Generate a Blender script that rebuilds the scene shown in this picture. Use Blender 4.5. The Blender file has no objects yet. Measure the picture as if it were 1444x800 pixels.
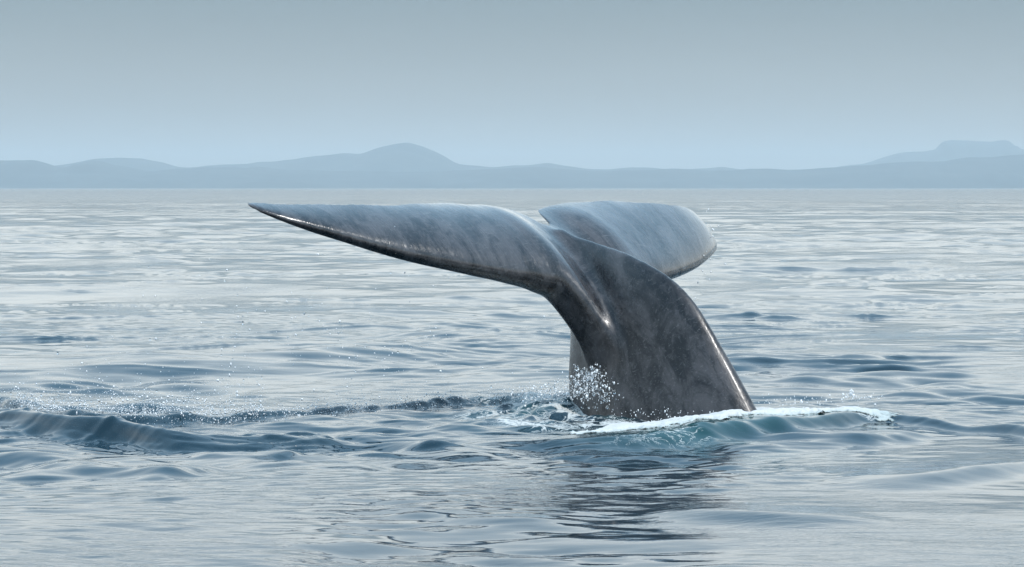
import bpy, math, random
import numpy as np
# ------------------------------------------------------------------ camera, sky, sun
F = 5015.0                      # focal length in photo pixels (photo 1444 x 800)
CAMH = 2.1                      # eye height above the sea, from a small boat
sc = bpy.context.scene
col = sc.collection
cam = bpy.data.cameras.new("camera")
cam.sensor_width = 36.0
cam.lens = 36.0 * F / 1444.0
cam.clip_start = 0.1
cam.clip_end = 60000.0
camo = bpy.data.objects.new("camera", cam)
camo.location = (0, 0, CAMH)
PIT = math.atan(135.0 / F)
camo.rotation_euler = (math.pi / 2 - PIT, 0, 0)
col.objects.link(camo)
sc.camera = camo

SUN_EL, SUN_AZ = math.radians(62), math.radians(142)   # azimuth clockwise from +Y: behind the boat, to its right
world = bpy.data.worlds.new("World")
sc.world = world
world.use_nodes = True
wn = world.node_tree.nodes; wl = world.node_tree.links
wn.clear()
wo = wn.new("ShaderNodeOutputWorld"); bg = wn.new("ShaderNodeBackground")
sky = wn.new("ShaderNodeTexSky"); sky.sky_type = 'NISHITA'; sky.sun_disc = False
sky.sun_elevation = SUN_EL; sky.sun_rotation = SUN_AZ
sky.air_density = 1.0; sky.dust_density = 2.0; sky.ozone_density = 1.5
# hazy sky veil; bright band above the frame added to brighten the water
tc = wn.new("ShaderNodeTexCoord"); sx = wn.new("ShaderNodeSeparateXYZ")
wl.new(tc.outputs['Generated'], sx.inputs[0])
ramp = wn.new("ShaderNodeValToRGB")
cr = ramp.color_ramp
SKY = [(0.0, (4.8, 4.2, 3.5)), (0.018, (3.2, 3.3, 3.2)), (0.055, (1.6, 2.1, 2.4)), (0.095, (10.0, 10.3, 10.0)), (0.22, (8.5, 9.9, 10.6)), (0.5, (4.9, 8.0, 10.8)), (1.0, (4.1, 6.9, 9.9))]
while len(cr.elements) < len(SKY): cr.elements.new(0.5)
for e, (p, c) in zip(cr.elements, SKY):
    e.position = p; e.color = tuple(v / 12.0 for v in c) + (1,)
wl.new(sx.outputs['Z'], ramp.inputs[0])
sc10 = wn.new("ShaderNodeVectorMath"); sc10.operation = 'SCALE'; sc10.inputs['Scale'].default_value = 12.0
cn = wn.new("ShaderNodeTexNoise"); cn.inputs['Scale'].default_value = 2.6; cn.inputs['Detail'].default_value = 5.0; cn.inputs['Roughness'].default_value = .55
cm = wn.new("ShaderNodeMapping"); cm.inputs['Scale'].default_value = (1, 1, 5)
wl.new(tc.outputs['Generated'], cm.inputs[0]); wl.new(cm.outputs[0], cn.inputs['Vector'])
cmr = wn.new("ShaderNodeMapRange"); cmr.inputs[1].default_value = .25; cmr.inputs[2].default_value = .75; cmr.inputs[3].default_value = .86; cmr.inputs[4].default_value = 1.12
wl.new(cn.outputs['Fac'], cmr.inputs[0])
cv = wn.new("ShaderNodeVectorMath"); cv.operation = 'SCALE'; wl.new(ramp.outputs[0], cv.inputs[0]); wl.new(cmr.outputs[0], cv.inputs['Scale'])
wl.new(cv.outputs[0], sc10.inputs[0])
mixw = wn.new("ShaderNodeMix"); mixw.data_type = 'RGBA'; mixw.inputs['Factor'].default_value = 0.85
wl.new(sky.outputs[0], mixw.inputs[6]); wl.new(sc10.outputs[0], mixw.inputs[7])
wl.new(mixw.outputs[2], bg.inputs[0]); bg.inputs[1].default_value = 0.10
wl.new(bg.outputs[0], wo.inputs[0])

sun = bpy.data.lights.new("sun", 'SUN'); sun.energy = 2.2; sun.angle = math.radians(0.6); sun.color = (1.0, 0.97, 0.93)
suno = bpy.data.objects.new("sun", sun); col.objects.link(suno)
suno.rotation_euler = (math.pi / 2 - SUN_EL, 0, math.pi - SUN_AZ)
suno.location = (0, 0, 60)

vs = sc.view_settings
vs.view_transform = 'Standard'; vs.look = 'None'; vs.exposure = 0.45; vs.gamma = 1.0; vs.use_curve_mapping = False
sc.render.engine = 'CYCLES'
sc.cycles.use_denoising = True
sc.cycles.max_bounces = 8
sc.cycles.transparent_max_bounces = 8
sc.cycles.volume_bounces = 1
sc.cycles.caustics_reflective = False; sc.cycles.caustics_refractive = False

# ------------------------------------------------------------------ helpers
def mesh_obj(name, V, faces, mat, smooth=True, attrs=None, vattrs=None):
    V = np.asarray(V, np.float32); faces = np.asarray(faces, np.int32)
    n, k = faces.shape
    me = bpy.data.meshes.new(name)
    me.vertices.add(len(V)); me.vertices.foreach_set("co", V.ravel())
    me.loops.add(n * k); me.loops.foreach_set("vertex_index", faces.ravel())
    me.polygons.add(n); me.polygons.foreach_set("loop_start", np.arange(0, n * k, k, dtype=np.int32))
    me.polygons.foreach_set("use_smooth", np.full(n, smooth, bool))
    me.update(calc_edges=True)
    for nm, a in (attrs or {}).items():
        at = me.attributes.new(nm, 'FLOAT', 'POINT'); at.data.foreach_set("value", np.asarray(a, np.float32).ravel())
    for nm, a in (vattrs or {}).items():
        at = me.attributes.new(nm, 'FLOAT_VECTOR', 'POINT'); at.data.foreach_set("vector", np.asarray(a, np.float32).ravel())
    me.validate()
    me.materials.append(mat)
    o = bpy.data.objects.new(name, me); col.objects.link(o)
    return o
def tag(o, label=None, cat=None, kind=None):
    if label: o["label"] = label
    if cat: o["category"] = cat
    if kind: o["kind"] = kind
    return o
class NT:
    """small node-tree writer"""
    def __init__(s, name):
        s.m = bpy.data.materials.new(name); s.m.use_nodes = True
        s.t = s.m.node_tree; s.t.nodes.clear()
        s.out = s.t.nodes.new("ShaderNodeOutputMaterial")
    def n(s, typ, ins=None, **kw):
        x = s.t.nodes.new(typ)
        for k, v in kw.items(): setattr(x, k, v)
        for k, v in (ins or {}).items():
            if hasattr(v, 'is_linked') and hasattr(v, 'node'): s.t.links.new(v, x.inputs[k])
            else: x.inputs[k].default_value = v
        return x
    def attr(s, name): return s.n("ShaderNodeAttribute", attribute_name=name)
    def math(s, op, a, b=0.0, c=0.0, clamp=False):
        x = s.n("ShaderNodeMath", {0: a, 1: b, 2: c}, operation=op); x.use_clamp = clamp; return x.outputs[0]
    def noise(s, vec, scale, detail=3.0, rough=0.55, dist=0.0):
        return s.n("ShaderNodeTexNoise", {'Vector': vec, 'Scale': scale, 'Detail': detail, 'Roughness': rough, 'Distortion': dist}).outputs['Fac']
    def mapv(s, vec, scale=(1, 1, 1), loc=(0, 0, 0)):
        return s.n("ShaderNodeMapping", {'Vector': vec, 'Scale': scale, 'Location': loc}).outputs[0]
    def rng(s, v, a, b, c=0.0, d=1.0, smooth=True):
        x = s.n("ShaderNodeMapRange", {'Value': v, 'From Min': a, 'From Max': b, 'To Min': c, 'To Max': d})
        x.interpolation_type = 'SMOOTHSTEP' if smooth else 'LINEAR'
        return x.outputs[0]
    def mix(s, f, a, b):
        x = s.n("ShaderNodeMix", data_type='RGBA')
        for k, v in ((0, f), (6, a), (7, b)):
            if hasattr(v, 'node'): s.t.links.new(v, x.inputs[k])
            else: x.inputs[k].default_value = v if k == 0 else tuple(v) + ((1,) if len(v) == 3 else ())
        return x.outputs[2]
    def bump(s, h, strength, dist, prev=None):
        ins = {'Height': h, 'Strength': strength, 'Distance': dist}
        if prev is not None: ins['Normal'] = prev
        return s.n("ShaderNodeBump", ins).outputs[0]
    def surf(s, sock): s.t.links.new(sock, s.out.inputs['Surface'])
def worley(x, y, seed=0):
    ix = np.floor(x); iy = np.floor(y); f1 = np.full(x.shape, 9.0); f2 = f1.copy()
    for a in (-1, 0, 1):
        for b in (-1, 0, 1):
            cx = ix + a; cy = iy + b
            d = np.hypot(cx + hash2(cx, cy, seed) - x, cy + hash2(cx, cy, seed + 77) - y)
            f2 = np.minimum(f2, np.maximum(f1, d)); f1 = np.minimum(f1, d)
    return f1, f2
def hash2(ix, iy, seed):
    h = (ix.astype(np.int64) * 374761393 + iy.astype(np.int64) * 668265263 + seed * 1442695041) & 0x7fffffff
    h = ((h ^ (h >> 13)) * 1274126177) & 0x7fffffff
    h = (h ^ (h >> 16)) & 0xffffff
    return h / float(0xffffff)
def vnoise(x, y, seed=0):
    ix = np.floor(x); iy = np.floor(y); fx = x - ix; fy = y - iy
    fx = fx * fx * fx * (fx * (fx * 6 - 15) + 10); fy = fy * fy * fy * (fy * (fy * 6 - 15) + 10)
    a = hash2(ix, iy, seed); b = hash2(ix + 1, iy, seed); c = hash2(ix, iy + 1, seed); d = hash2(ix + 1, iy + 1, seed)
    return (a * (1 - fx) + b * fx) * (1 - fy) + (c * (1 - fx) + d * fx) * fy
def fbm(x, y, seed=0, octv=4, gain=0.5):
    r = 0; a = 1.0; t = 0
    for o in range(octv):
        r = r + a * vnoise(x * 2 ** o + 17.3 * o, y * 2 ** o - 9.1 * o, seed + o); t += a; a *= gain
    return r / t
def world_at(px, py, z):
    """point at height z seen at photo pixel (px, py): its distance follows from the sea it touches"""
    a = PIT + math.atan((py - 400.0) / F)
    d = (CAMH - z) / math.tan(a)
    return (px - 722.0) / F * d / math.cos(PIT), d
def sstep(a, b, x):
    s = np.clip((x - a) / (b - a), 0, 1); return s * s * (3 - 2 * s)

# ------------------------------------------------------------------ whale shape (rest pose: u span, t tailwards, z dorsal)
TH=math.radians(47.0)
TV=np.array([-math.cos(TH),math.sin(TH),0.0]); SV=np.array([math.sin(TH),math.cos(TH),0.0])
def interp(x,pts):
    p=np.array(pts,float); xs=p[:,0]; ys=p[:,1]
    # monotone-ish smooth (Catmull/Hermite) interpolation
    m=np.gradient(ys,xs); 
    x=np.clip(np.asarray(x,float),xs[0],xs[-1]); i=np.clip(np.searchsorted(xs,x)-1,0,len(xs)-2)
    h=xs[i+1]-xs[i]; s=(x-xs[i])/h
    return ((2*s**3-3*s**2+1)*ys[i]+(s**3-2*s**2+s)*h*m[i]+(-2*s**3+3*s**2)*ys[i+1]+(s**3-s**2)*h*m[i+1])
UM=3.2
LE=[(0,-3.4),(.18,-3.1),(.29,-2.40),(.355,-1.75),(.46,-1.25),(.70,-1.00),(1.0,-.89),(1.5,-.71),(2.0,-.49),(2.5,-.19),(2.85,.05),(3.0,.18),(3.1,.29),(3.17,.40),(3.2,.48)]
TE=[(0,-.16),(.04,-.10),(.09,.05),(.15,.19),(.24,.32),(.36,.38),(.55,.395),(.8,.37),(1.2,.30),(1.8,.28),(2.5,.38),(2.9,.49),(3.1,.545),(3.2,.55)]
THK=[(0,.20),(.4,.235),(.7,.19),(1.0,.155),(1.6,.115),(2.3,.08),(2.9,.046),(3.2,.016)]
PA=[(-4.5,.85),(-3.2,.62),(-2.3,.44),(-1.6,.29),(-1.0,.155),(-.5,.08),(-.15,.05),(.05,.03)]
PT=[(-4.5,1.5),(-3.2,1.30),(-2.3,1.14),(-1.6,.95),(-1.1,.62),(-.7,.31),(-.4,.12),(-.1,.05),(.05,.02)]
PB=[(-4.5,1.3),(-3.2,1.10),(-2.3,.96),(-1.6,.77),(-1.2,.53),(-.8,.30),(-.4,.14),(-.1,.08),(.05,.02)]
# spine pitch (deg above horizontal) against t
PITCH=[(-4.5,55),(-3.0,62),(-2.2,62),(-1.6,58),(-1.0,50),(-.5,42),(0,29),(.4,15),(.9,6)]
NOTCH=np.array([.27,34.24,1.81])
BEND_N=[(0,0),(.3,-.02),(.6,0),(1.5,.03),(2.4,-.03),(2.9,-.07),(3.2,-.10)]
BEND_F=[(0,0),(.2,-.05),(.5,-.03),(.9,.01),(1.5,.03),(2.2,-.05),(2.8,-.29),(3.2,-.60)]
UF=[(0,0),(2.0,2.0),(2.6,2.52),(3.2,2.86),(3.4,2.92)]
TW_N=[(0,0),(1.0,.0),(2.0,.1),(3.2,.2)]
TW_F=[(0,0),(1.0,.08),(2.0,.32),(3.2,.5)]
def profile(s):
    s=np.clip(s,0,1)**.8
    return (0.2969*np.sqrt(s)-0.126*s-0.3516*s**2+0.2843*s**3-0.1036*s**4)/0.1*1.0
def field(u,t,z):
    au=np.abs(u)
    a=interp(t,PA); bt=interp(t,PT); bb=interp(t,PB)
    b=np.where(z>0,bt,bb)
    fp=a*0.5*((u/a)**2+np.abs(z/b)**np.where(z>0,1.17,1.32)-1)
    fp=fp+np.clip(t+.30,0,None)*.6
    c0=interp(au,LE); c1=interp(au,TE)+.016*np.sin(u*5.1+1.0)+.010*np.sin(u*11.7); ch=np.maximum(c1-c0,.01)
    s=(t-c0)/ch
    h=interp(au,THK)*profile(s)
    h=h-np.clip(c0-t,0,None)-np.clip(t-c1,0,None)*.5-np.clip(au-UM,0,None)
    zl=z*np.where(z<0,np.interp(au,[0,.5,.8,1.3],[1.3,1.15,.95,.80]),np.interp(au,[0,.6,1.2,2.5],[1.05,1.1,1.55,1.75]))
    ff=np.abs(zl)-h
    k=.19
    d=np.clip(k-np.abs(fp-ff),0,None)/k
    return (np.minimum(fp,ff)-d*d*d*k/6).astype(np.float32)
def surface_nets(f,xs,ys,zs):
    ins=f<0
    nx,ny,nz=f.shape
    c=np.zeros((nx-1,ny-1,nz-1),np.int8)
    for i in (0,1):
        for j in (0,1):
            for k in (0,1): c+=ins[i:nx-1+i,j:ny-1+j,k:nz-1+k]
    act=np.argwhere((c>0)&(c<8)); n=len(act)
    idx=-np.ones((nx-1,ny-1,nz-1),np.int32); idx[act[:,0],act[:,1],act[:,2]]=np.arange(n)
    acc=np.zeros((n,3)); cnt=np.zeros(n)
    cor=[(i,j,k) for i in(0,1) for j in(0,1) for k in(0,1)]
    val={q:f[act[:,0]+q[0],act[:,1]+q[1],act[:,2]+q[2]].astype(float) for q in cor}
    for p in cor:
        for ax in range(3):
            if p[ax]==0:
                q=list(p); q[ax]=1; q=tuple(q)
                a,b=val[p],val[q]; m=(a<0)!=(b<0)
                w=np.where(m,a/np.where(m,a-b,1),0)
                for d in range(3):
                    acc[:,d]+=np.where(m,(p[d]+w if d==ax else p[d]),0)
                cnt+=m
    v=acc/cnt[:,None]+act
    P=np.stack([np.interp(v[:,0],np.arange(nx),xs),np.interp(v[:,1],np.arange(ny),ys),np.interp(v[:,2],np.arange(nz),zs)],1)
    quads=[]
    for ax in range(3):
        sl0=[slice(1,-1)]*3; sl1=[slice(1,-1)]*3
        sl0[ax]=slice(0,-1); sl1[ax]=slice(1,None)
        A=ins[tuple(sl0)];B=ins[tuple(sl1)]
        e=np.argwhere(A!=B); fl=A[e[:,0],e[:,1],e[:,2]]
        off=np.array([1,1,1]); off[ax]=0; e=e+off
        o=[d for d in range(3) if d!=ax]
        def g(d1,d2):
            q=e.copy(); q[:,o[0]]-=d1; q[:,o[1]]-=d2
            return idx[q[:,0],q[:,1],q[:,2]]
        Q=np.stack([g(1,1),g(0,1),g(0,0),g(1,0)],1)
        if ax==1: fl=~fl
        Q[~fl]=Q[~fl][:,::-1]
        quads.append(Q)
    return P,np.concatenate(quads)
def pose(R):
    u,t,z=R[:,0],R[:,1],R[:,2]
    ts=np.linspace(-4.6,1.2,1161); al=np.radians(interp(ts,PITCH)); dt=ts[1]-ts[0]
    H=np.cumsum(np.cos(al))*dt; V=np.cumsum(np.sin(al))*dt
    H-=np.interp(0,ts,H); V-=np.interp(0,ts,V)
    h=np.interp(t,ts,H); v=np.interp(t,ts,V); a=np.interp(t,ts,al)
    au=np.abs(u); nr=u<0
    zz=z+np.where(nr,interp(au,BEND_N),interp(au,BEND_F))+np.where(nr,interp(au,TW_N),interp(au,TW_F))*(t-.2)
    zz=zz+np.clip((t+.5-.12*au)/.8,0,1)**3*np.clip(au-.25,0,1)*(.018*np.sin(u*2.3+.6)+.008*np.sin(u*6.1+2)+.004*np.sin(u*13.0))
    hh=h-np.sin(a)*zz; vv=v+np.cos(a)*zz
    u2=np.where(nr,u,interp(au,UF))
    return NOTCH+hh[:,None]*TV+u2[:,None]*SV+vv[:,None]*np.array([0,0,1.0])
def build(du=.022,dt=.018,dz=.0125):
    xs=np.arange(-round(3.3/du),round(3.3/du)+1)*du
    ys=np.arange(-4.2,1.05,dt); zs=np.arange(-round(1.5/dz),round(1.5/dz)+1)*dz
    f=np.empty((len(xs),len(ys),len(zs)),np.float32)
    f=field(xs[:,None,None],ys[None,:,None],zs[None,None,:])
    f[:,0,:]=1.0
    return surface_nets(f,xs,ys,zs)
HOR = 265.0
HAZE = 7.5e-5

# ------------------------------------------------------------------ sea surface
rng = np.random.RandomState(7)
WAVES = []                      # wavelength, direction, phase, slope
def add_waves(n, l0, l1, spread, slope, band):
    for i in range(n):
        lam = l0 * (l1 / l0) ** ((i + rng.rand()) / n)
        ang = math.radians(84 + rng.randn() * spread)
        WAVES.append((lam, math.cos(ang), math.sin(ang), rng.rand() * 6.283, slope * (0.6 + 0.8 * rng.rand()) / math.sqrt(n), band))
add_waves(7, 9.0, 30.0, 16, 0.030, 0)
add_waves(22, 2.2, 8.0, 44, 0.056, 1)
add_waves(30, 0.55, 2.2, 42, 0.068, 2)
add_waves(26, 0.13, 0.55, 30, 0.056, 3)
# wave ridges round the whale and in the foreground: photo px, py of the crest, height, near and far half-widths
RIDGES = [
 # the long crest where the spray falls
 [(-160, 556, .10, .30, .9), (-40, 552, .12, .25, .8), (60, 566, .12, .2, .7), (180, 579, .10, .18, .6), (300, 580, .07, .16, .6), (400, 576, .055, .13, .5),
  (500, 569, .055, .13, .5), (600, 560, .07, .14, .5), (700, 551, .10, .2, .5), (780, 547, .13, .3, .5), (860, 548, .10, .3, .5), (930, 555, .0, .3, .5)],
 # the lip of the upwelling in front of the whale and to its right
 [(560, 604, .0, .3, .6), (660, 606, .04, .3, .8), (750, 606, .07, .3, .9), (860, 601, .11, .30, 1.1), (960, 591, .14, .30, 1.2), (1050, 583, .14, .28, 1.2),
  (1150, 577, .115, .24, 1.1), (1240, 569, .105, .22, .9), (1300, 577, .07, .22, .8), (1350, 585, .05, .2, .7), (1400, 584, .08, .2, .6), (1460, 590, .08, .4, .7), (1560, 596, .0, .4, .7)],
 # steep dark swell on the left
 [(-500, 578, .0, .4, .8), (-260, 574, .06, .30, .8), (-120, 572, .10, .26, .8), (0, 572, .14, .23, .7), (100, 578, .17, .20, .5), (180, 586, .17, .20, .5), (250, 597, .15, .23, .5), (330, 605, .10, .28, .5), (430, 606, .08, .32, .6), (540, 612, .0, .4, .6)],
 # low foreground swells
 [(-80, 632, .03, .5, .9), (30, 636, .07, .5, 1.0), (110, 646, .07, .5, .9), (180, 655, .05, .45, .9), (240, 655, .08, .35, .8), (310, 660, .0, .4, .8)],
 [(240, 634, .0, .25, .4), (310, 634, .035, .16, .4), (400, 632, .035, .16, .4), (460, 628, .0, .25, .4)],
 [(470, 612, .0, .4, .5), (560, 610, .05, .35, .5), (660, 618, .05, .35, .5), (760, 628, .0, .4, .5)],
 [(520, 730, .0, .4, .6), (600, 728, .045, .3, .6), (720, 738, .045, .3, .6), (860, 744, .0, .4, .6)],
 [(900, 738, .0, .4, .6), (1010, 734, .045, .3, .6), (1130, 740, .045, .3, .6), (1260, 748, .0, .4, .6)],
 [(1160, 690, .0, .5, .6), (1280, 684, .05, .4, .7), (1380, 668, .07, .4, .7), (1480, 652, .05, .4, .7), (1600, 650, 0, .4, .7)],
 [(930, 600, .0, .3, .5), (1040, 612, .04, .35, .6), (1120, 606, .05, .35, .6), (1240, 598, .06, .3, .6), (1330, 596, .0, .3, .6)],
]
RW = []
for R in RIDGES:
    P = []
    for (px, py, A, wn_, wf) in R:
        x, y = world_at(px, py, A); P.append((x, y, A, wn_, wf))
    RW.append(np.array(sorted(P)))
def smooth_interp(x, xs, ys):
    m = np.gradient(ys, xs); i = np.clip(np.searchsorted(xs, x) - 1, 0, len(xs) - 2)
    h = xs[i + 1] - xs[i]; s = np.clip((x - xs[i]) / h, 0, 1)
    return (2*s**3-3*s**2+1)*ys[i]+(s**3-2*s**2+s)*h*m[i]+(-2*s**3+3*s**2)*ys[i+1]+(s**3-s**2)*h*m[i+1]
CH = world_at(785, 572, .05)
MD = world_at(812, 560, .1)     # heart of the churned water left of the whale
def sea_eta(x, y, sp):
    """height of the sea; sp = local mesh spacing, finer waves than it can carry are left to the material"""
    e = np.zeros_like(x)
    wx = x + 0.5 * (fbm(x * .5, y * .5, 3, 2) - .5); wy = y + 0.9 * (fbm(x * .35, y * .35, 5, 2) - .5)
    patch = 0.26 + .75 * sstep(.46, .70, fbm(x * .16 + 3, y * .06, 11, 3)) 
    pack = 2.4 * sstep(.58, .74, fbm(x * .30 + 7, y * .22, 13, 3)) + .5 * sstep(60, 120, y)       # cat's paws between glassy water
    patch3 = 0.25 + 1.5 * sstep(.42, .66, fbm(x * .22 + 8, y * .14, 23, 3))
    patch3 = np.maximum(patch3, 0.5 * np.exp(-((y - np.interp(x, RW[2][:, 0], RW[2][:, 1])) / 1.2) ** 2) * (x < RW[2][-1, 0]))
    sw = np.exp(-((y - np.interp(x, RW[2][:, 0], RW[2][:, 1])) / 1.0) ** 2) * sstep(0, .08, np.interp(x, RW[2][:, 0], RW[2][:, 2]))
    calm = 1 - .55 * sw
    near = 1 - .35 * sstep(26, 18, y)
    for lam, cx, cy, ph, sl, band in WAVES:
        w = np.clip((lam / np.maximum(sp, 1e-4) - 2.2) / 1.8, 0, 1)
        if not np.any(w > 0): continue
        k = 2 * math.pi / lam
        p = k * (cx * wx + cy * wy) + ph
        g = 1.0 if band == 0 else calm * (patch3 if band == 3 else (patch + pack * (.12 if band == 1 else (1.0 if lam < 1.2 else .45))))
        e += w * g * near * sl / k * (np.sin(p) + .18 * np.cos(2 * p))
    wob = .5 * (fbm(x * .55, y * .15, 31, 2) - .5)
    for P in RW:
        m = (x > P[0, 0]) & (x < P[-1, 0]) & (y > P[:, 1].min() - 3) & (y < P[:, 1].max() + 4)
        if not m.any(): continue
        xm = x[m]; ym = y[m]
        yc = smooth_interp(xm, P[:, 0], P[:, 1]) + wob[m]
        A = np.clip(smooth_interp(xm, P[:, 0], P[:, 2]), 0, None)
        wn_ = np.interp(xm, P[:, 0], P[:, 3]); wf = np.interp(xm, P[:, 0], P[:, 4])
        d = ym - yc
        e[m] += A * np.exp(-(d / np.where(d < 0, wn_, wf)) ** 2)
    m = (x > RW[2][0, 0]) & (x < RW[2][-1, 0]) & (np.abs(y - 31) < 3.5)
    if m.any():
        xm = x[m]; ym = y[m]
        g = np.exp(-((ym - np.interp(xm, RW[2][:, 0], RW[2][:, 1]) + .15) / .75) ** 2) * sstep(0, .1, np.interp(xm, RW[2][:, 0], RW[2][:, 2]))
        dm = ym - smooth_interp(xm, RW[2][:, 0], RW[2][:, 1])
        q1 = 1 - np.abs(2 * fbm(xm * .8, dm * 3.4 - xm * .2, 61, 3) - 1)
        q2 = fbm(xm * 2.2, dm * 11, 67, 3)
        e[m] += g * (.050 * (q1 - .7) + .042 * (q2 - .5))
    c = churn(x, y)
    m = c > .01
    if m.any():
        xm = x[m]; ym = y[m]
        r = fbm(xm * 3.1, ym * 2.1, 51, 4, .6); r2 = 1 - np.abs(2 * fbm(xm * 2.2 + 5, ym * 1.6, 57, 3) - 1)
        e[m] += .13 * np.exp(-(((xm - MD[0]) / .33) ** 2 + ((ym - MD[1]) / .5) ** 2)) * (.4 + 1.2 * fbm(xm * 4, ym * 3, 63, 4)) + c[m] * (.15 * (r - .5) + .16 * (r2 - .75))
    return e
def churn(x, y):
    a = np.exp(-(((x - CH[0]) / .85) ** 2 + ((y - CH[1]) / 1.3) ** 2))
    # along the spray crest a thin broken lip
    P = RW[0]; yc = np.interp(x, P[:, 0], P[:, 1])
    b = (.18 + .2 * sstep(-2.0, -.6, x)) * np.exp(-((y - yc) / .22) ** 2) * (x > P[0, 0]) * (x < P[-3, 0])
    return np.clip(a + b, 0, 1)
# where white foam gathers along the lip
FC = np.array([(838, 588, 5), (870, 585, 11), (910, 584, 12), (960, 584, 8), (1000, 579, 8), (1040, 575, 10), (1070, 571, 13), (1110, 566, 14), (1150, 566, 10), (1190, 564, 8), (1215, 565, 5), (1240, 567, 2)], float)
fx, fy, fw = [], [], []
for px, py, hw in FC:
    x, y = world_at(px, py, .12); fx.append(x); fy.append(y)
    fw.append(.24 + hw * .046)
fx, fy, fw = map(np.array, (fx, fy, fw))
th = np.concatenate([np.radians(np.linspace(-180, -24, 40))[:-1], np.radians(np.linspace(-24, -9.6, 50))[:-1], np.radians(np.linspace(-9.6, 9.6, 560)),
                     np.radians(np.linspace(9.6, 24, 50))[1:], np.radians(np.linspace(24, 180, 40))[1:-1]])
def radii():
    r = [.3]
    while r[-1] < 29000:
        d = r[-1]
        if d < 14: s = .08 * d
        elif d < 28.5: s = .050
        elif d < 36.5: s = .028
        elif d < 60: s = .0016 * d
        elif d < 200: s = .003 * d
        elif d < 600: s = .006 * d
        else: s = .02 * d
        r.append(d + s)
    return np.array(r)
rr = radii()
nr_, na = len(rr), len(th)
X = (rr[:, None] * np.sin(th)[None, :]); Y = (rr[:, None] * np.cos(th)[None, :])
dr = np.gradient(rr); dth = np.gradient(th)
SP = np.maximum(dr[:, None] * .8, rr[:, None] * np.abs(dth)[None, :])
E = np.zeros_like(X); CHN = np.zeros_like(X); FO = np.zeros_like(X); AER = np.zeros_like(X)
for a in range(0, nr_, 100):
    s_ = slice(a, a + 100)
    sh = X[s_].shape
    x, y = X[s_].ravel(), Y[s_].ravel()
    E[s_] = sea_eta(x, y, SP[s_].ravel()).reshape(sh)
    c = churn(x, y)
    lace = fbm(x * 4.0, y * 2.2, 71, 4, .62)
    a0 = np.exp(-(((x - CH[0]) / .8) ** 2 + ((y - CH[1]) / 1.9) ** 2))
    FO[s_] = np.clip((.35 + .9 * sstep(.45, .62, lace)) * sstep(.12, .5, a0), 0, 1).reshape(sh)
    # water clouded with bubbles: under the foam, along the lip and drifting in front of it
    P = RW[1]; yc = np.interp(x, P[:, 0], P[:, 1])
    xs0, xs1 = world_at(830, 590, .1)[0], world_at(1260, 575, .1)[0]
    along = sstep(xs0 - .6, xs0 + .8, x) * (1 - sstep(xs1 - 1.2, xs1 + .2, x))
    lip = along * np.exp(-((y - yc - .35) / .62) ** 2)
    tx, ty = world_at(1060, 622, 0)
    drift = .55 * np.exp(-(((x - tx) / .75) ** 2 + ((y - ty) / 1.3) ** 2)) * sstep(.3, .6, fbm(x * 1.2, y * .9, 83, 3))
    FO[s_] = np.clip(FO[s_] + (.30 * along * np.exp(-((y - yc - .05) / .40) ** 2) * sstep(.40, .62, fbm(x * 2.4, y * 1.8, 87, 4))).reshape(sh), 0, 1)
    fs_ = np.abs((y - np.interp(x, fx, fy)) / np.interp(x, fx, fw)) + .55 * (fbm(x * 3.2, y * 1.6, 141, 5, .62) - .5)
    band = sstep(1.25, .75, fs_) * (x > fx[0] - .1) * (x < fx[-1] + .1) * sstep(fx[-1] + .1, fx[-3], x)
    FO[s_] = np.maximum(FO[s_], band.reshape(sh))
    AER[s_] = np.clip(lip + drift + .8 * a0 * sstep(.35, .6, fbm(x * 2, y * 1.4, 85, 3)), 0, 1).reshape(sh)
# short steep wavelets scattered over the open water, out towards the horizon
wr = np.random.RandomState(5)
WL = []
for i in range(520):
    py = 268 + 262 * wr.rand() ** 1.5
    WL.append((722 + (wr.rand() - .5) * 1900, py, 1.0))
for cx, cy, sx_, sy_, n in [(1230, 382, 75, 4, 12), (1200, 410, 90, 9, 10), (510, 387, 55, 3, 8), (1235, 526, 45, 3, 5), (70, 489, 40, 4, 5), (1060, 470, 40, 24, 12), (1420, 466, 30, 8, 7), (760, 448, 25, 2, 3), (90, 590, 130, 10, 8), (320, 614, 90, 8, 8)]:
    for k in range(n): WL.append((cx + wr.randn() * sx_, cy + wr.randn() * sy_, 1.25))
for px, py, s_ in WL:
    x0, y0 = world_at(px, max(py, 267.5), 0.0)
    L = (.18 + .5 * wr.gamma(1.6, .5)) * min(2.6, (y0 / 40.0) ** .62); A = s_ * (.008 + .020 * wr.rand()) * min(3.6, (y0 / 36.0) ** .75)
    wn_ = A / (.26 + .30 * wr.rand()); wf = wn_ * (1.5 + wr.rand()); sl = .35 * wr.randn(); cu = .25 * wr.randn()
    r0 = math.hypot(x0, y0); a0_ = math.atan2(x0, y0)
    i0, i1 = np.searchsorted(rr, [r0 - 4 * wf - 2 * L, r0 + 4 * wf + 2 * L]); j0, j1 = np.searchsorted(th, [a0_ - 2.6 * L / r0, a0_ + 2.6 * L / r0])
    if i1 <= i0 or j1 <= j0: continue
    xx = X[i0:i1, j0:j1] - x0; yy = Y[i0:i1, j0:j1] - y0
    d = yy - sl * xx - cu * xx * xx / L - .25 * wn_ * np.sin(xx * 9 / L + px)
    E[i0:i1, j0:j1] += A * np.exp(-(xx / L) ** 2) * np.exp(-(d / np.where(d < 0, wn_, wf)) ** 2)
V = np.stack([X, Y, E], -1).reshape(-1, 3)
ii = np.arange(nr_ - 1)[:, None] * na; jj = np.arange(na)[None, :]; j2 = (jj + 1) % na
quads = np.stack([ii + jj, ii + j2, ii + na + j2, ii + na + jj], -1).reshape(-1, 4)[:, ::-1]
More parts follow.
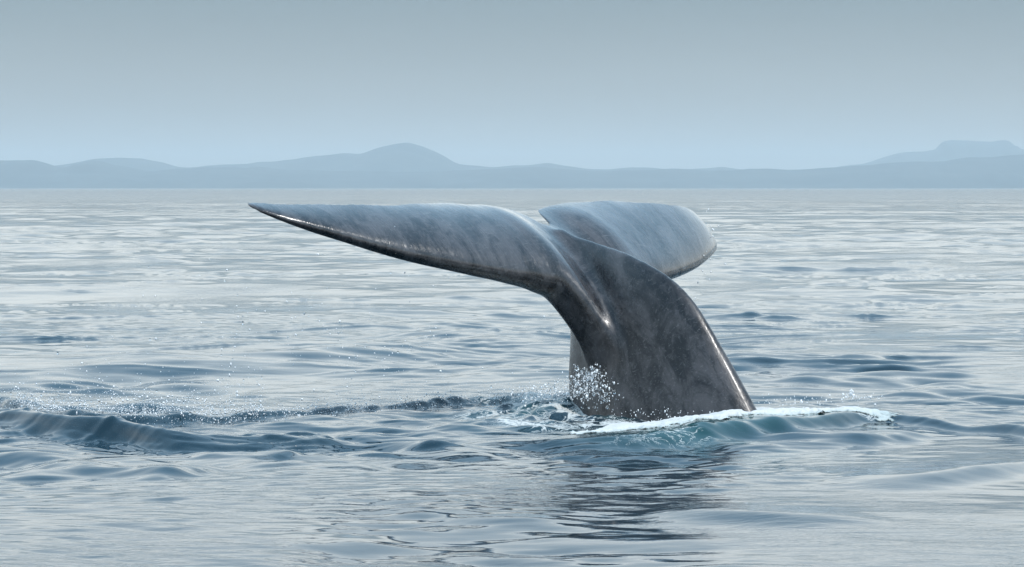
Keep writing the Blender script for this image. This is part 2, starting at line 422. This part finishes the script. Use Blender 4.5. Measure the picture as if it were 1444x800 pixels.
ROUGH = np.clip(.02 + .2 * (1 - np.exp(-np.clip(np.repeat(rr, na) - 60, 0, None) / 500.0)), 0, .3)

W = NT("sea_water")
foam = W.attr("foam").outputs['Fac']; aer = W.attr("aerated").outputs['Fac']; rg = W.attr("rough").outputs['Fac']
geo = W.n("ShaderNodeNewGeometry")
pos = geo.outputs['Position']
n1 = W.noise(W.mapv(pos, (2.6, 5.5, 1)), 1.0, 4.0, .6, .4)
n2 = W.noise(W.mapv(pos, (9, 17, 1)), 1.0, 2.0, .5, .2)
n3 = W.noise(W.mapv(pos, (.30, .05, 1)), 1.0, 4.0, .6)
n4 = W.noise(W.mapv(pos, (.35, .22, 1), (3, 1, 0)), 1.0, 4.0, .6)
pw = W.math('MULTIPLY', W.rng(n3, .42, .62, .25, 1.0), W.rng(n4, .4, .62, .3, 1.0))
nearf = W.rng(rg, .02, .22, 1.0, .6, False)
pw = W.math('MULTIPLY', pw, nearf)
b1 = W.bump(n1, W.math('MULTIPLY', pw, .5), .022)
n5 = W.noise(W.mapv(pos, (.30, .16, 1)), 1.0, 3.0, .6)
n6 = W.noise(W.mapv(pos, (.085, .0045, 1)), 1.0, 4.0, .65)
b1 = W.bump(n5, W.math('MULTIPLY', W.rng(rg, .05, .22, 0.0, .9, False), W.rng(n6, .40, .62, .05, 1.3)), 1.0, b1)
b2 = W.bump(n2, W.math('MULTIPLY', pw, .5), .005, b1)
fn = W.noise(W.mapv(pos, (30, 22, 30)), 1.0, 4.0, .65)
fs = W.noise(W.mapv(pos, (3.4, 3.0, 5)), 1.0, 6.0, .66, 1.6)
line = W.math('ABSOLUTE', W.math('SUBTRACT', fs, .5))
fmask = W.rng(W.math('SUBTRACT', W.math('MULTIPLY', foam, .055), line), -.012, .018)
fmask = W.math('MAXIMUM', fmask, W.rng(W.math('ADD', foam, W.math('MULTIPLY', W.math('SUBTRACT', fn, .5), .6)), .72, 1.0))
fmask = W.math('MULTIPLY', fmask, W.math('MULTIPLY', W.rng(fn, .30, .55, .35, 1.0), W.rng(foam, .02, .2)), clamp=True)
deep = W.mix(aer, (.0035, .022, .036), (.010, .060, .066))
colr = W.mix(fmask, deep, (.55, .57, .56))
pb = W.n("ShaderNodeBsdfPrincipled", {'Base Color': colr, 'Roughness': W.math('MAXIMUM', rg, W.math('MULTIPLY', fmask, .6)), 'IOR': 1.333, 'Normal': b2})
W.surf(pb.outputs[0])
sea = mesh_obj("sea", V, quads, W.m, attrs={"foam": FO, "aerated": AER, "rough": ROUGH})
tag(sea, "grey-blue rippled sea reaching to the horizon", kind="structure")

# ------------------------------------------------------------------ far hills
hm = NT("hill_scrub")
g = hm.n("ShaderNodeNewGeometry")
hn = hm.noise(hm.mapv(g.outputs['Position'], (.004, .004, .01)), 1.0, 5.0, .6)
hb = hm.n("ShaderNodeBsdfPrincipled", {'Base Color': hm.mix(hm.rng(hn, .35, .65), (.020, .042, .052), (.045, .065, .070)), 'Roughness': .95})
hm.surf(hb.outputs[0])
HILLS = [
 ("hills", "low hazy blue hills in front along the far shore", 14500, 900, 61,
  [(-700, 244), (-350, 236), (-120, 232), (-30, 228), (20, 226), (50, 226), (72, 233), (86, 237), (108, 229), (135, 227), (165, 234), (215, 242), (260, 238), (330, 235), (420, 240), (560, 243), (700, 239), (760, 235), (830, 240), (960, 239), (1010, 241),
   (1080, 239), (1160, 238), (1240, 232), (1320, 227), (1390, 222), (1444, 218), (1560, 222), (1800, 236), (2200, 244)]),
 ("hills", "long hazy ridge with a single rounded peak behind the low hills", 17000, 1100, 67,
  [(-700, 250), (-200, 244), (60, 236), (130, 226), (170, 222), (225, 228), (250, 236), (330, 233), (400, 227), (450, 220), (485, 216), (506, 219), (530, 209), (552, 203), (574, 201), (598, 207), (622, 218), (645, 231), (690, 236), (750, 233), (772, 229), (790, 233), (830, 239),
   (900, 237), (950, 240), (1020, 237), (1100, 241), (1250, 240), (1500, 238), (1900, 244), (2300, 252)]),
 ("hills", "faint flat-topped table mountain behind the right end of the hills", 20000, 1300, 73,
  [(700, 262), (900, 254), (1050, 243), (1160, 239), (1220, 230), (1262, 217), (1318, 212), (1328, 201), (1340, 198), (1395, 199), (1412, 196), (1424, 198), (1434, 209), (1480, 214), (1600, 228), (1800, 240), (2100, 255)]),
]
for name, label, dist, depth, seed, pts in HILLS:
    pts = np.array(pts, float)
    px = np.linspace(pts[0, 0], pts[-1, 0], 640)
    py = np.interp(px, pts[:, 0], pts[:, 1]) + 5.0 * (fbm(px / 34.0, px * 0 + seed, seed, 4, .6) - .5) * np.clip((262 - np.interp(px, pts[:, 0], pts[:, 1])) / 20, 0, 1)
    ker = np.hanning(7); ker /= ker.sum()
    pyp = np.pad(py, 3, mode='edge'); py = np.convolve(pyp, ker, 'valid')
    hx = (px - 722) / F * dist; crest = (HOR - py) / F * dist + CAMH
    ds = np.linspace(-1, 1, 33)
    GX, GD = np.meshgrid(hx, ds, indexing='ij')
    GY = dist + GD * depth
    prof = np.where(GD < 0, 1 - np.abs(GD) ** 1.25, 1 - np.abs(GD) ** 1.6)
    nz = fbm(GX / 300, GY / 300, seed, 5, .55) - .5
    gul = 1 - np.abs(2 * fbm(GX / 210, GY / 500, seed + 9, 3) - 1)
    hz = crest[:, None] * (prof + np.sqrt(np.clip(1 - prof, 0, 1)) * (.55 * nz + .28 * (gul - .7)) * (np.abs(GD) < .98))
    hz += crest[:, None] * .05 * nz
    hz[:, 0] = -3; hz[:, -1] = -3; hz[0, :] = -3; hz[-1, :] = -3
    hv = np.stack([GX, GY, np.maximum(hz, -3)], -1).reshape(-1, 3)
    a = np.arange(len(px) - 1)[:, None] * 33; b = np.arange(32)[None, :]
    hq = np.stack([a + b, a + 33 + b, a + 34 + b, a + 1 + b], -1).reshape(-1, 4)
    tag(mesh_obj(name, hv, hq, hm.m), label, kind="structure")

# ------------------------------------------------------------------ whale
R, Q = build()
Wv = pose(R)
# relax the stair steps of the voxel grid a little
for it in range(30):
    acc = np.zeros_like(Wv); cnt = np.zeros(len(Wv))
    for a in range(4):
        i, j = Q[:, a], Q[:, (a + 1) % 4]
        for d in range(3):
            acc[:, d] += np.bincount(i, Wv[j, d], len(Wv)) + np.bincount(j, Wv[i, d], len(Wv))
        cnt += np.bincount(i, minlength=len(Wv)) + np.bincount(j, minlength=len(Wv))
    lap = acc / np.maximum(cnt, 1)[:, None] - Wv
    Wv = Wv + lap * (.55 if it % 2 == 0 else -.50)
    if it == 0: wroot = (sstep(1.15, .75, np.abs(R[:, 0])) * sstep(-.45, -.75, R[:, 1]) * sstep(-3.2, -2.6, R[:, 1]) * (R[:, 2] < .35))[:, None]
    if it == 0: wroot = np.maximum(wroot, (.8 * sstep(.55, .3, np.abs(R[:, 0])) * sstep(-1.5, -1.1, R[:, 1]))[:, None])
    Wv = Wv + lap * .45 * wroot
S = NT("wet_whale_skin")
rest = S.attr("rest").outputs['Vector']
sep = S.n("ShaderNodeSeparateXYZ", {0: rest})
mot = S.noise(S.mapv(rest, (4.5, 1.7, 3.0)), 1.0, 7.0, .68, .9)
mot2 = S.noise(S.mapv(rest, (14, 8.0, 14)), 1.0, 5.0, .7, .6)
spk = S.noise(rest, 26.0, 3.0, .7)
base = S.mix(S.rng(mot, .38, .64), (.0045, .0045, .006), (.058, .055, .058))
base = S.mix(S.math('MULTIPLY', S.rng(mot2, .50, .70), .45), base, (.072, .069, .072))
base = S.mix(S.math('MULTIPLY', S.rng(spk, .56, .72), .3), base, (.10, .102, .12))
scr = S.noise(S.mapv(rest, (5, 46, 30)), 1.0, 3.0, .6, .8)
base = S.mix(S.math('MULTIPLY', S.rng(scr, .60, .67), .4), base, (.13, .128, .13))
spt = S.n("ShaderNodeTexVoronoi", {'Vector': rest, 'Scale': 21.0, 'Randomness': 1.0}).outputs['Distance']
base = S.mix(S.math('MULTIPLY', S.rng(spt, .20, .08), S.rng(mot, .42, .6, 0.0, .32)), base, (.16, .158, .16))
# water running off towards the trailing edge: fine streaks across the flukes
st = S.noise(S.mapv(rest, (24, 3.6, 12)), 1.0, 5.0, .68, 1.2)
st2 = S.noise(S.mapv(rest, (42, 9, 30)), 1.0, 3.0, .6, .3)
ruf = S.math('ADD', S.rng(st, .3, .7, .16, .34), S.rng(sep.outputs[1], -1.9, -1.0, .12, 0.0))
nb = S.bump(st, .16, .03)
nb = S.bump(st2, .13, .008, nb)
bead = S.noise(rest, 70.0, 2.0, .6)
nb = S.bump(spk, .20, .006, nb)
nb = S.bump(bead, .22, .003, nb)
sk = S.n("ShaderNodeBsdfPrincipled", {'Base Color': base, 'Roughness': ruf, 'IOR': 1.42, 'Normal': nb,
      'Coat Weight': S.rng(sep.outputs[1], -1.7, -.8, .18, 1.0), 'Coat Roughness': S.rng(mot2, .35, .65, .09, .26), 'Coat IOR': 1.42})
S.surf(sk.outputs[0])
whale = mesh_obj("whale", Wv, Q, S.m, vattrs={"rest": R})
tag(whale, "dark grey whale diving, its wet tail flukes raised out of the sea", "whale")

# ------------------------------------------------------------------ white foam heaped along the lip
gx = np.arange(fx[0] - .2, fx[-1] + .2, .011); gs = np.linspace(-1.15, 1.15, 190)
GX, GS = np.meshgrid(gx, gs, indexing='ij')
GY = np.interp(GX, fx, fy) + GS * np.interp(GX, fx, fw)
se = sea_eta(GX.ravel(), GY.ravel(), np.full(GX.size, .02)).reshape(GX.shape)
lump = fbm(GX * 3.0, GY * 2.2, 91, 5, .58)
cells = 1 - np.abs(2 * fbm(GX * 7, GY * 5, 97, 3) - 1)
wf1, wf2 = worley(GX * 9, GY * 5.0, 5)
edge = 1.35 - GS ** 2 - 1.1 * np.clip(wf2 - wf1, 0, .7) * sstep(.25, .9, np.abs(GS)) + 2.6 * (fbm(GX * 4.2, GY * 1.7, 99, 6, .66) - .5) * (.4 + .6 * sstep(.2, .9, np.abs(GS)))
thick = .044 * np.clip(edge, -.2, .9) * (.25 + 1.5 * lump) + .022 * (cells - .5) * np.clip(edge * 3, 0, 1) - .003 - .05 * sstep(fx[-4], fx[-1], GX) * fbm(GX * 5, GY * 2, 131, 3)
thick *= .55 + .45 * np.interp(GX, fx, np.array([4, 9, 12, 10, 11, 14, 17, 16, 12, 8, 4, 0]) / 14.0)
z = np.where(thick > 0, se + thick, se - .02)
nxg, nsg = GX.shape
keep = thick > -.004
a = np.arange(nxg - 1)[:, None] * nsg; b = np.arange(nsg - 1)[None, :]
q = np.stack([a + b, a + nsg + b, a + nsg + 1 + b, a + 1 + b], -1).reshape(-1, 4)
kf = keep.ravel()
q = q[kf[q].any(1)]
us = np.unique(q); mp = np.zeros(nxg * nsg, int); mp[us] = np.arange(len(us))
fv = np.stack([GX, GY, z], -1).reshape(-1, 3)[us]
Fm = NT("sea_foam")
fp_ = Fm.n("ShaderNodeNewGeometry").outputs['Position']
fo1 = Fm.noise(fp_, 38.0, 4.0, .65)
fo2 = Fm.noise(fp_, 5.0, 4.0, .6)
tk = Fm.attr("thick").outputs['Fac']
fcol = Fm.mix(Fm.rng(tk, .0, .035), (.40, .47, .46), (.60, .595, .575))
fcol = Fm.mix(Fm.math('MULTIPLY', Fm.rng(fo2, .5, .7), .35), fcol, (.46, .49, .48))
fb = Fm.n("ShaderNodeBsdfPrincipled", {'Base Color': fcol, 'Roughness': .55, 'Normal': Fm.bump(fo1, .5, .02),
      'Subsurface Weight': .25, 'Subsurface Radius': (.03, .03, .03), 'Subsurface Scale': 1.0})
al = Fm.rng(Fm.math('ADD', Fm.math('MULTIPLY', tk, 60.0), Fm.math('MULTIPLY', Fm.math('SUBTRACT', Fm.noise(Fm.mapv(fp_, (16, 9, 16)), 1.0, 5.0, .7, .5), .5), 2.4)), .12, .75)
tr = Fm.n("ShaderNodeBsdfTransparent")
Fm.surf(Fm.n("ShaderNodeMixShader", {0: al, 1: tr.outputs[0], 2: fb.outputs[0]}).outputs[0])
tag(mesh_obj("foam", fv, mp[q], Fm.m, attrs={"thick": thick.ravel()[us]}),
    "white foam heaped on the water round the foot of the whale's tail", "foam", "stuff")

# ------------------------------------------------------------------ spray
PHI = (1 + 5 ** .5) / 2
ico = np.array([(-1, PHI, 0), (1, PHI, 0), (-1, -PHI, 0), (1, -PHI, 0), (0, -1, PHI), (0, 1, PHI), (0, -1, -PHI), (0, 1, -PHI), (PHI, 0, -1), (PHI, 0, 1), (-PHI, 0, -1), (-PHI, 0, 1)], float)
ico /= np.linalg.norm(ico[0])
icf = np.array([(0, 11, 5), (0, 5, 1), (0, 1, 7), (0, 7, 10), (0, 10, 11), (1, 5, 9), (5, 11, 4), (11, 10, 2), (10, 7, 6), (7, 1, 8), (3, 9, 4), (3, 4, 2), (3, 2, 6), (3, 6, 8), (3, 8, 9), (4, 9, 5), (2, 4, 11), (6, 2, 10), (8, 6, 7), (9, 8, 1)])
DM = NT("spray_water")
oi = DM.attr("white").outputs['Fac']
wh = DM.n("ShaderNodeBsdfPrincipled", {'Base Color': (.88, .89, .90, 1), 'Roughness': .25, 'IOR': 1.33})
gl = DM.n("ShaderNodeBsdfPrincipled", {'Base Color': (.97, .985, 1, 1), 'Roughness': .02, 'IOR': 1.33, 'Transmission Weight': 1.0})
ms = DM.n("ShaderNodeMixShader", {0: oi, 1: gl.outputs[0], 2: wh.outputs[0]})
DM.surf(ms.outputs[0])
rs = np.random.RandomState(21)
def drops(name, label, P, r, white=.55, stretch=.35):
    P = np.asarray(P); n = len(P)
    d = ico[None] * (1 + .25 * rs.randn(n, 12, 1) * .6)
    sc_ = np.stack([1 + stretch * rs.randn(n), 1 + stretch * rs.randn(n), 1.15 + 2 * stretch * np.abs(rs.randn(n))], 1).clip(.45, 3.2)
    r = np.minimum(np.asarray(r) * np.exp(.3 * rs.randn(n) - .15), .0072)
    v = P[:, None, :] + d * sc_[:, None, :] * np.asarray(r)[:, None, None]
    f = icf[None] + 12 * np.arange(n)[:, None, None]
    w = np.repeat((rs.rand(n) < white).astype(float), 12)
    return tag(mesh_obj(name, v.reshape(-1, 3), f.reshape(-1, 3), DM.m, attrs={"white": w}), label, "spray", "stuff")
def ridge_pts(px0, px1, n, up, back=.25, bias=1.0):
    P = RW[0]
    px = px0 + (px1 - px0) * rs.rand(n) ** bias
    x = (px - 722) / F * np.interp(px, [0, 180, 400, 700], [34.0, 31.5, 31.9, 34.5])
    y = np.interp(x, P[:, 0], P[:, 1]) + back * rs.randn(n)
    h = rs.exponential(1, n) * up
    cl = fbm(x * 2.4, x * 0 + 3, 111, 3)
    return np.stack([x, y, sea_eta(x, y, np.full(n, .03)) - .005 + h * (.35 + 1.3 * cl)], 1)
# the low curtain along the spray crest
pA = np.concatenate([ridge_pts(20, 360, 4600, .075), ridge_pts(-140, 60, 500, .06), ridge_pts(330, 520, 900, .035), ridge_pts(480, 770, 900, .022, .15)])
drops("spray", "low band of fine white spray along the wave crest left of the whale", pA, .0017 + rs.gamma(1.5, .0012, len(pA)), .6)
# loose drops hanging in the air under the near fluke
n = 620
px = 430 + rs.randn(n) * 145; py = 500 + rs.randn(n) * 75
cl = fbm(px / 26.0, py / 26.0, 121, 2); ok = (cl > .46) & (py < 580) & (py > 300) & (px > 150) & (px < 800)
px, py = px[ok], py[ok]; y = 31.0 + rs.rand(len(px)) * 2.2
x = (px - 722) / F * y; zz = CAMH - (py - HOR) / F * y
pB = np.stack([x, y, zz], 1)
ee = sea_eta(x, y, np.full(len(x), .03)); pB = pB[zz > ee + .02]
drops("spray", "loose scattered drops in the air below the long near fluke", pB, .0028 + rs.gamma(1.5, .0016, len(pB)), .65)
# splash thrown up at the left foot of the tail
def blob(pxc, pyc, sx_, sy_, n, y0, y1):
    px = pxc + rs.randn(n) * sx_; py = pyc + rs.randn(n) * sy_
    y = y0 + (y1 - y0) * rs.rand(n)
    return np.stack([(px - 722) / F * y, y, CAMH - (py - HOR) / F * y], 1)
pC = np.concatenate([blob(832, 533, 12, 9, 420, 32.2, 32.7), blob(815, 548, 20, 9, 500, 32.2, 32.9), blob(775, 553, 26, 7, 420, 32.4, 33.4), blob(845, 560, 14, 12, 150, 32.0, 32.4), blob(740, 556, 22, 6, 200, 32.8, 33.8)])
drops("spray", "splash of white drops thrown up against the left foot of the tail", pC, .0014 + rs.gamma(1.5, .0012, len(pC)), .55, .6)
# small splash and drops on the foam lip to the right
pD = np.concatenate([blob(1201, 554, 1.5, 3.0, 90, 33.6, 33.8), blob(1212, 560, 12, 2, 120, 33.4, 33.9), blob(980, 592, 34, 3, 160, 31.6, 31.9), blob(1120, 566, 60, 5, 120, 32.3, 33.4), blob(930, 583, 40, 4, 60, 31.9, 32.2)])
drops("spray", "drops and a small spout above the foam right of the tail", pD, .0018 + rs.gamma(1.5, .0013, len(pD)), .8, .4)
# drops flung off the far fluke
pE = np.concatenate([blob(1003, 330, 4, 14, 14, 35.5, 36.2), blob(990, 390, 16, 22, 16, 35.0, 36.0)])
drops("spray", "few drops falling off the tip of the far fluke", pE, .004 + rs.gamma(1.5, .002, len(pE)), .9)

# ------------------------------------------------------------------ haze
HB = 30000.0
hzv = [(sx_ * HB, sy_ * HB, zz_) for zz_ in (-6.0, 300.0) for sy_ in (-1, 1) for sx_ in (-1, 1)]
hzf = [(0, 2, 3, 1), (4, 5, 7, 6), (0, 1, 5, 4), (2, 6, 7, 3), (0, 4, 6, 2), (1, 3, 7, 5)]
H = NT("haze_air")
pv = H.n("ShaderNodeVolumePrincipled", {'Color': (.79, .88, .915, 1), 'Density': HAZE, 'Anisotropy': 0.0})
H.t.links.new(pv.outputs[0], H.out.inputs['Volume'])
tag(mesh_obj("haze", hzv, hzf, H.m, smooth=False), "pale sea haze filling the air out to the hills", "haze", "stuff")
